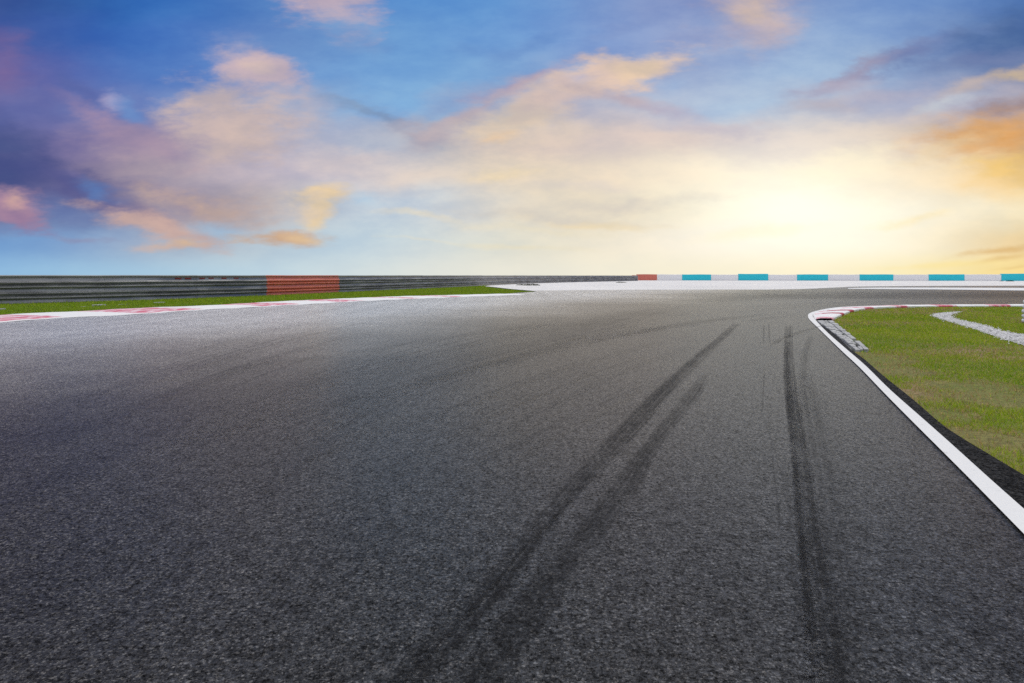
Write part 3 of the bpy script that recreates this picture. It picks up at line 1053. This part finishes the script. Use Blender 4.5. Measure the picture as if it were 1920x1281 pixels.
def turf_blades(name, poly, bands, holes, pal, label, tall=0.0, bare=True, z0=-.022):
    vs, cs = [], []
    P_ = np.array(poly)
    for (y0, y1, dens, wd, ht) in bands:
        x0, x1 = max(P_[:, 0].min(), -.95 * y1 - 2), min(P_[:, 0].max(), .86 * y1 + 1.2)
        N = int((x1 - x0) * (y1 - y0) * dens)
        x, y = rng.uniform(x0, x1, N), rng.uniform(y0, y1, N)
        jit = .02 + .05 * vnoise(x, y, 2.3, 9) ** 2
        k = inside(x + rng.normal(0, 1, N) * jit, y + rng.normal(0, 1, N) * jit, poly)
        k &= (x < .86 * y + 1.0)
        for h in holes:
            k &= ~inside(x, y, h)
        x, y = x[k], y[k]
        dry = dryness(x, y) if bare else np.zeros(len(x))
        keep = rng.random(len(x)) > dry * .85
        x, y, dry = x[keep], y[keep], dry[keep]
        clump = fbm(x, y, 2.6, 31)
        n = len(x)
        hh = ht * rng.uniform(.45, 1.15, n) * (.55 + .9 * clump)
        if tall:
            t_ = rng.random(n) < tall
            hh[t_] *= rng.uniform(1.6, 2.6, t_.sum())
        ang = rng.uniform(0, 2 * math.pi, n)
        lean = rng.uniform(.2, 1.1, n) * hh
        la = rng.uniform(0, 2 * math.pi, n)
        ww = wd * rng.uniform(.6, 1.3, n)
        px, py = np.cos(ang) * ww / 2, np.sin(ang) * ww / 2
        lx, ly = np.cos(la) * lean, np.sin(la) * lean
        z = np.full(n, z0)
        tri = np.stack([np.stack([x - px, y - py, z], 1), np.stack([x + px, y + py, z], 1), np.stack([x + lx, y + ly, z + hh], 1)], 1)
        g1, g2, yl, br = (np.array(c) for c in pal)
        m = np.clip(fbm(x, y, .8, 77) * 1.6 - .3 + rng.normal(0, .2, n), 0, 1)[:, None]
        c = g1 * (1 - m) + g2 * m
        j = rng.random(n)[:, None]
        c = np.where(j < .10 + .15 * clump[:, None], yl, c)
        dd = np.clip(dry * 1.1 + rng.normal(0, .18, n), 0, 1)[:, None]
        c = np.where(rng.random((n, 1)) < dd * .8, br * (.7 + .6 * rng.random((n, 1))), c)
        c = c * rng.uniform(.65, 1.3, n)[:, None]
        vs.append(tri); cs.append(np.repeat(c, 3, 0))
    v = np.concatenate(vs).reshape(-1, 3); c = np.concatenate(cs)
    me = bpy.data.meshes.new(name)
    nv = len(v)
    me.vertices.add(nv); me.vertices.foreach_set('co', v.astype(np.float32).ravel())
    me.loops.add(nv); me.loops.foreach_set('vertex_index', np.arange(nv, dtype=np.int32))
    me.polygons.add(nv // 3)
    me.polygons.foreach_set('loop_start', np.arange(0, nv, 3, dtype=np.int32))
    at = me.color_attributes.new('tint', 'FLOAT_COLOR', 'POINT')
    at.data.foreach_set('color', np.concatenate([c, np.ones((nv, 1))], 1).astype(np.float32).ravel())
    me.update(calc_edges=True)
    print(name, nv // 3, 'blades')
    return tag(link(name, me, M_BLADE), label, 'grass', None, 'stuff')


PAL = [(.22, .38, .008), (.38, .50, .014), (.54, .52, .06), (.50, .34, .15)]
turf_blades('grass', infield, [(2.4, 4.6, 7000, .0042, .030), (4.6, 6.5, 5200, .0050, .031), (6.5, 9, 3300, .0065, .032), (9, 13, 1900, .009, .033), (13, 18, 1100, .013, .035), (18, 25, 700, .018, .036)],
            [pathpoly], PAL, 'short mown grass with dry brown patches on the right infield')
PAL2 = [(.20, .34, .010), (.30, .43, .012), (.40, .46, .035), (.26, .24, .06)]
turf_blades('grass', leftverge, [(9, 22, 420, .02, .05), (22, 32, 300, .026, .055), (32, 48, 170, .035, .06), (48, 80, 80, .05, .06)],
            [], PAL2, 'bright green grass strip between left kerb and steel barrier', tall=.03, bare=False)

# pebbles of the path
ico = [(0, 0, 1), (.9, 0, .1), (.28, .85, .1), (-.72, .52, .1), (-.72, -.52, .1), (.28, -.85, .1), (0, 0, -.6)]
icf = [(0, 1, 2), (0, 2, 3), (0, 3, 4), (0, 4, 5), (0, 5, 1), (6, 2, 1), (6, 3, 2), (6, 4, 3), (6, 5, 4), (6, 1, 5)]
pp = np.array(pathpoly)
N = 150000
x, y = rng.uniform(pp[:, 0].min() - .1, 15.5, N), rng.uniform(pp[:, 1].min() - .1, pp[:, 1].max() + .1, N)
jx, jy = x + rng.normal(0, .05, N), y + rng.normal(0, .05, N)
k = inside(jx, jy, pathpoly) & (x < .86 * y + .5) & (rng.random(N) < .55)
x, y = x[k], y[k]
n = len(x)
sz = rng.uniform(.010, .022, n)
base = np.array(ico)[None] * sz[:, None, None] * rng.uniform(.75, 1.25, (n, 7, 3))
base[:, :, 2] *= .75
base += np.stack([x, y, -.012 + sz * .25], 1)[:, None]
tc = (rng.uniform(.48, .78, n)[:, None] * np.array([1, .99, .98]))
tc[rng.random(n) < .1] *= .45
ff = (np.array(icf)[None] + (np.arange(n) * 7)[:, None, None]).reshape(-1, 3)
me = bpy.data.meshes.new('pebbles')
me.from_pydata(base.reshape(-1, 3).tolist(), [], ff.tolist())
at = me.color_attributes.new('tint', 'FLOAT_COLOR', 'POINT')
at.data.foreach_set('color', np.concatenate([np.repeat(tc, 7, 0), np.ones((n * 7, 1))], 1).astype(np.float32).ravel())
me.update()
print('pebbles', n)
tag(link('pebbles', me, M_STONE), 'pale loose pebbles filling the curved path in the infield', 'pebbles', None, 'stuff')

# narrow broken concrete drain in the left verge
DR = smooth_poly([P2(*p) for p in [(-260, 597), (-60, 584), (0, 580.6), (60, 578.2), (150, 574.5), (250, 569.4), (330, 566.4), (400, 563.8)]], .5)
dv, df = [], []
for k in range(0, len(DR) - 2, 1):
    if random.random() < .5:
        continue
    a, b = DR[k] + np.array([random.uniform(-.05, .05), 0]), DR[k] + (DR[k + 1] - DR[k]) * random.uniform(.5, .95)
    t = (b - a) / np.linalg.norm(b - a); nn = np.array([t[1], -t[0]])
    wd = .06 + random.uniform(-.02, .02); h = .018 + random.uniform(-.03, .018)
    q = [a - nn * wd, a + nn * wd, b + nn * wd, b - nn * wd]
    n0 = len(dv)
    for z, s in ((-.1, 1.0), (h - .012, 1.0), (h, .88)):
        for p in q:
            c = (a + b) / 2; pq = c + (p - c) * s
            dv.append((pq[0], pq[1], z))
    for j in range(4):
        e = (j + 1) % 4
        df += [(n0 + j, n0 + e, n0 + 4 + e, n0 + 4 + j), (n0 + 4 + j, n0 + 4 + e, n0 + 8 + e, n0 + 8 + j)]
    df.append((n0 + 8, n0 + 9, n0 + 10, n0 + 11))
o = mesh('drain_kerb', dv, df, M_CONC)
bm = bmesh.new(); bm.from_mesh(o.data); bmesh.ops.recalc_face_normals(bm, faces=bm.faces); bm.to_mesh(o.data); bm.free()
tag(o, 'thin broken concrete drain edging running through the left grass strip', 'drain')

# ------------------------------------------------------------------ steel barrier along the left
rs = np.concatenate([[0], np.cumsum(np.linalg.norm(np.diff(rail, axis=0), axis=1))])
def rail_at(s):
    return np.array([np.interp(s, rs, rail[:, 0]), np.interp(s, rs, rail[:, 1])])
def rail_t(s):
    d = rail_at(min(s + .3, rs[-1])) - rail_at(max(s - .3, 0))
    return d / np.linalg.norm(d)
def rail_px(px):
    x = CX + F * rail[:, 0] / np.maximum(rail[:, 1], 1)
    return rs[np.argmin(np.where(rail[:, 1] > 8, abs(x - px), 1e9))]
s_red0, s_red1, s_red2 = rail_px(495), rail_px(613), rail_px(631)
breaks = [s_red0]
while breaks[0] > 4:
    breaks.insert(0, breaks[0] - 4.3)
breaks += [s_red1, s_red2]
while breaks[-1] < rs[-1] - 4:
    breaks.append(min(breaks[-1] + (4.3 if breaks[-1] < 70 else 6.4), rs[-1]))
breaks = [b for b in breaks if b >= 0]
# one W-shaped rail: (height below its top, distance out towards the track)
WP = [(0, .0), (.015, .010), (.10, .038), (.125, .058), (.155, .102), (.162, .105), (.172, .098), (.235, .010), (.245, .012), (.275, .052), (.315, .102), (.322, .105), (.332, .098), (.380, .006), (.390, .0)]
barrier = bpy.data.objects.new('guard_rail', None)
scene.collection.objects.link(barrier)
p0 = rail_at(rs[-1] * .3)
barrier.location = (p0[0], p0[1], 0)
tag(barrier, 'long weathered grey steel guard rail with one red painted stretch, curving along the left', 'guard rail')
OX = np.array([p0[0], p0[1], 0])


def sweep(name, s0, s1, prof, ztop, outoff, mat, step=1.1, wob=.0):
    n = max(2, int((s1 - s0) / step) + 1)
    v, f = [], []
    for k in range(n):
        s = s0 + (s1 - s0) * k / (n - 1)
        c, t = rail_at(s), rail_t(s)
        nn = np.array([t[1], -t[0]])        # towards the track
        dz = wob * math.sin(s * 1.7 + ztop * 9) + wob * .6 * math.sin(s * 4.1 + ztop)
        for (dn, out) in prof:
            q = c + nn * (out + outoff + dz * .8)
            v.append((q[0] - OX[0], q[1] - OX[1], ztop - dn + dz))
    m_ = len(prof)
    for k in range(n - 1):
        for j in range(m_ - 1):
            f.append((k * m_ + j, (k + 1) * m_ + j, (k + 1) * m_ + j + 1, k * m_ + j + 1))
    o = mesh(name, v, f, mat, barrier, smooth=False)
    md = o.modifiers.new('thickness', 'SOLIDIFY'); md.thickness = .006; md.offset = -1
    return o


CAPP = [(.075, -.02), (.020, -.03), (.0, -.01), (-.004, .02), (.004, .05), (.024, .062), (.045, .058)]
for k in range(len(breaks) - 1):
    s0, s1 = breaks[k], breaks[k + 1]
    red = s0 >= s_red0 - .01 and s1 <= s_red2 + .01
    mt = M_RRED if red else M_STEEL
    last = (k == len(breaks) - 2)
    lap = 0 if last else .12
    off = .007 * (k % 2)
    for r in range(3):
        top = .905 - .392 * r
        wp = ([(-.08, .0)] + WP, WP, WP[:5])[r]
        o = sweep('rail', s0, s1 + lap, wp, top, off, mt, wob=.004 if r < 2 else .006)
        if red:
            o['label'] = 'red painted rail'
    o = sweep('cap_rail', s0, s1 + (0 if last else .04), CAPP, 1.012 + .003 * ((k * 7) % 3 - 1), off, M_RRED if red else M_STEELF, wob=.003)
    if red:
        o['label'] = 'red painted cap rail'
for s in breaks:
    c, t = rail_at(s), rail_t(s)
    nn = np.array([t[1], -t[0]])
    bmp = bmesh.new()
    for du, dv_, su_, sv_ in ((0, -.055, .05, .006), (0, -.145, .05, .006), (0, -.10, .006, .084)):
        r_ = bmesh.ops.create_cube(bmp, size=1)
        for v in r_['verts']:
            lx, ly = v.co.x * su_ * 2 + du, v.co.y * sv_ + dv_
            q = c + t * lx + nn * ly
            v.co = (q[0] - OX[0], q[1] - OX[1], v.co.z * 1.15 + .40)
    me = bpy.data.meshes.new('post'); bmp.to_mesh(me); bmp.free()
    link('post', me, M_STEELF, barrier)
    # bolt heads at the joint, where the photograph is near enough to show them
    if 17 < rail_at(s)[1] < 44:
        M = Vector((nn[0], nn[1], 0)).to_track_quat('Z', 'Y').to_matrix()
        for r in range(3):
            for dn in (.06, .24):
                if r == 2 and dn > .1:
                    continue
                for du in (-.05, .17):
                    q = rail_at(max(0, min(s + du, rs[-1]))) + nn * .034
                    bmp = bmesh.new()
                    bmesh.ops.create_cone(bmp, cap_ends=True, segments=6, radius1=.018, radius2=.014, depth=.02)
                    for v in bmp.verts:
                        v.co = M @ v.co + Vector((q[0] - OX[0], q[1] - OX[1], (.905 - .392 * r - dn)))
                    me = bpy.data.meshes.new('bolt'); bmp.to_mesh(me); bmp.free()
                    link('bolt', me, M_STEELF, barrier)

for px in (331, 354, 377, 397, 417, 439):
    s = rail_px(px); c, t = rail_at(s), rail_t(s); nn = np.array([t[1], -t[0]])
    bmp = bmesh.new(); bmesh.ops.create_cube(bmp, size=1)
    bmesh.ops.bevel(bmp, geom=bmp.edges[:], offset=.1, segments=1)
    for v in bmp.verts:
        q = c + t * v.co.x * .30 + nn * (v.co.y * .016 + .030)
        v.co = (q[0] - OX[0], q[1] - OX[1], v.co.z * .06 + .872)
    me = bpy.data.meshes.new('reflector'); bmp.to_mesh(me); bmp.free()
    link('reflector', me, M_REFL, barrier)

# ------------------------------------------------------------------ painted barrier segments beyond the gravel
def wall_pt(px):
    z = np.interp(px, [1184, 1920, 2700], [141, 126, 116])
    return np.array([(px - CX) * z / F, z])


def segment(px0, px1, kind, h, label, n=9):
    a, b = wall_pt(px0), wall_pt(px1)
    t = (b - a) / np.linalg.norm(b - a); L = np.linalg.norm(b - a)
    nn = np.array([t[1], -t[0]])
    if nn[1] > 0:
        nn = -nn
    L -= .03
    o = bpy.data.objects.new('barrier_segment', None)
    scene.collection.objects.link(o)
    o.location = (a[0], a[1], 0); o.rotation_euler = (0, 0, math.atan2(t[1], t[0]))
    mt = {'teal': M_BTEAL, 'white': M_BWHITE, 'red': M_BRED}[kind]
    tag(o, label, 'barrier', 'painted tyre barrier segments in a row')
    # conveyor belt wrapped round the front, bulging over the tyres behind it (local x along, -y towards the track)
    v, f = [], []
    cols = int(L / .3)
    dr = random.uniform(-.015, .015)
    zs = [0.03, .08, .3, .55, .8, h - .12, h - .03, h]
    for i in range(cols + 1):
        x = L * i / cols
        bulge = .035 * abs(math.sin(math.pi * x / .62))
        for z in zs:
            r = .05 if z in (zs[0], zs[-1]) else (.015 if z in (zs[1], zs[-2]) else 0)
            v.append((x, -.35 - bulge + r, z + (dr + .012 * math.sin(x * 1.3 + px0) if z > 1 else 0)))
        v.append((x, .25, h - .015)); v.append((x, .25, .03))
    m_ = len(zs) + 2
    for i in range(cols):
        for j in range(m_ - 1):
            f.append((i * m_ + j, (i + 1) * m_ + j, (i + 1) * m_ + j + 1, i * m_ + j + 1))
    f.append(tuple(range(m_))); f.append(tuple(cols * m_ + j for j in range(m_ - 1, -1, -1)))
    bl = mesh('belt', v, f, mt, o)
    bm = bmesh.new(); bm.from_mesh(bl.data); bmesh.ops.recalc_face_normals(bm, faces=bm.faces); bm.to_mesh(bl.data); bm.free()
    return o


segment(1193, 1232, 'red', 1.27, 'red barrier segment where the steel guard rail meets the white and teal row')
reds = segment(1185, 1192, 'red', 1.12, 'narrow brownish red barrier end joining the guard rail')
segs = [(1232, 1279, 'white'), (1279, 1333, 'teal'), (1333, 1384, 'white'), (1384, 1440, 'teal'), (1440, 1494, 'white'), (1494, 1552, 'teal'), (1552, 1611, 'white'), (1611, 1674, 'teal'), (1674, 1740, 'white'), (1740, 1807, 'teal'), (1807, 1876, 'white'), (1876, 1950, 'teal')]
LAB = ['white barrier segment between the red segment and the first teal one',
       'teal barrier segment nearest the red one, first teal from the left',
       'white barrier segment between first and second teal segments from the red end',
       'teal barrier segment second from the red end, its top slightly higher',
       'white barrier segment between second and third teal segments from the red end',
       'teal barrier segment third from the red end, above the apex kerb',
       'white barrier segment between third and fourth teal segments from the red end',
       'teal barrier segment fourth from the red end, middle of the right straight',
       'white barrier segment between fourth and fifth teal segments from the red end',
       'teal barrier segment fifth from the red end, left of the last white one',
       'last white barrier segment on the right, beside the cropped teal one',
       'teal barrier segment cut off by the right edge, dark weeds at its foot']
for (a, b, kd), lb in zip(segs, LAB):
    hh = {1279: 1.25, 1384: 1.36, 1494: 1.24, 1611: 1.25, 1740: 1.25, 1876: 1.36}.get(a, 1.22 + .03 * ((a * 7) % 3 - 1))
    segment(a, b, kd, hh, lb)

# ------------------------------------------------------------------ tyre stack at the right edge of the picture
def torus_tyre(R_, r_, hgt, nseg=40):
    prof = []
    for k in range(14):
        a = 2 * math.pi * k / 14
        cx, cy = math.cos(a), math.sin(a)
        prof.append((R_ + r_ * math.copysign(abs(cx) ** .75, cx), hgt / 2 * math.copysign(abs(cy) ** .75, cy)))
    v, f = [], []
    m_ = len(prof)
    for i in range(nseg):
        a = 2 * math.pi * i / nseg
        for (r, z) in prof:
            v.append((r * math.cos(a), r * math.sin(a), z))
    for i in range(nseg):
        for j in range(m_):
            f.append((i * m_ + j, ((i + 1) % nseg) * m_ + j, ((i + 1) % nseg) * m_ + (j + 1) % m_, i * m_ + (j + 1) % m_))
    return v, f


st_ = bpy.data.objects.new('tyre_stack', None)
scene.collection.objects.link(st_)
c = P(1917, 606)
st_.location = (c.x + .50, c.y + .2, -.02)
tag(st_, 'stack of white painted tyres on the infield grass at the right edge', 'tyre stack')
for k in range(5):
    v, f = torus_tyre(.205, .085, .098)
    o = mesh('tyre', v, f, M_TWHITE if k != 1 else M_TWHITE, st_, smooth=True)
    o.location = (random.uniform(-.015, .015), random.uniform(-.015, .015), .05 + k * .1015)

# ------------------------------------------------------------------ dark weeds on the gravel
def weed(loc, r, h, nbl, label, seed):
    q = np.random.default_rng(seed)
    v, f = [], []
    for k in range(nbl):
        a, rr = q.uniform(0, 6.28), r * math.sqrt(q.random())
        x, y = rr * math.cos(a), rr * math.sin(a) * .6
        hh = h * q.uniform(.4, 1.0) * (1.05 - rr / r * .6)
        la = q.uniform(0, 6.28); wd = .02 + .03 * q.random()
        b0 = len(v)
        lx, ly = math.cos(la) * hh * .5, math.sin(la) * hh * .5
        px, py = -math.sin(la) * wd, math.cos(la) * wd
        v += [(x - px, y - py, 0), (x + px, y + py, 0), (x + lx * .5 + px * .8, y + ly * .5 + py * .8, hh * .7), (x + lx * .5 - px * .8, y + ly * .5 - py * .8, hh * .7), (x + lx, y + ly, hh)]
        f += [(b0, b0 + 1, b0 + 2, b0 + 3), (b0 + 3, b0 + 2, b0 + 4)]
    o = mesh('weed_clump', v, f, M_WEED)
    o.location = loc
    return tag(o, label, 'weeds', 'dark weed clumps at the foot of the barriers')


mw, nw, bw, ow = material('weed_leaf')
nw.put(bw.inputs['Base Color'], nw.mix(nw.noise(nw.n('ShaderNodeTexCoord').outputs['Object'], 3, 3), (.02, .03, .012), (.06, .07, .03)))
bw.inputs['Roughness'].default_value = .8
M_WEED = mw
c = P(996, 535.2); weed((c.x, c.y, -.01), .9, .28, 160, 'wider dark weed clump on the gravel by the grey guard rail', 3)
c = P(977, 534.8); weed((c.x, c.y, -.01), .5, .16, 80, 'smaller weed tuft just left of the wider clump by the guard rail', 4)
c = P(1164, 530); weed((c.x, c.y, -.01), .8, .2, 90, 'thin weed tuft at the far end of the guard rail', 6)
c = P(1889, 527.6); weed((c.x, c.y - .6, -.01), .7, .30, 150, 'dark weed clump at the foot of the cropped teal segment', 5)
c = P(1873, 527.4); weed((c.x, c.y - .6, -.01), .4, .14, 60, 'low weed tuft under the last white segment at its right end', 8)
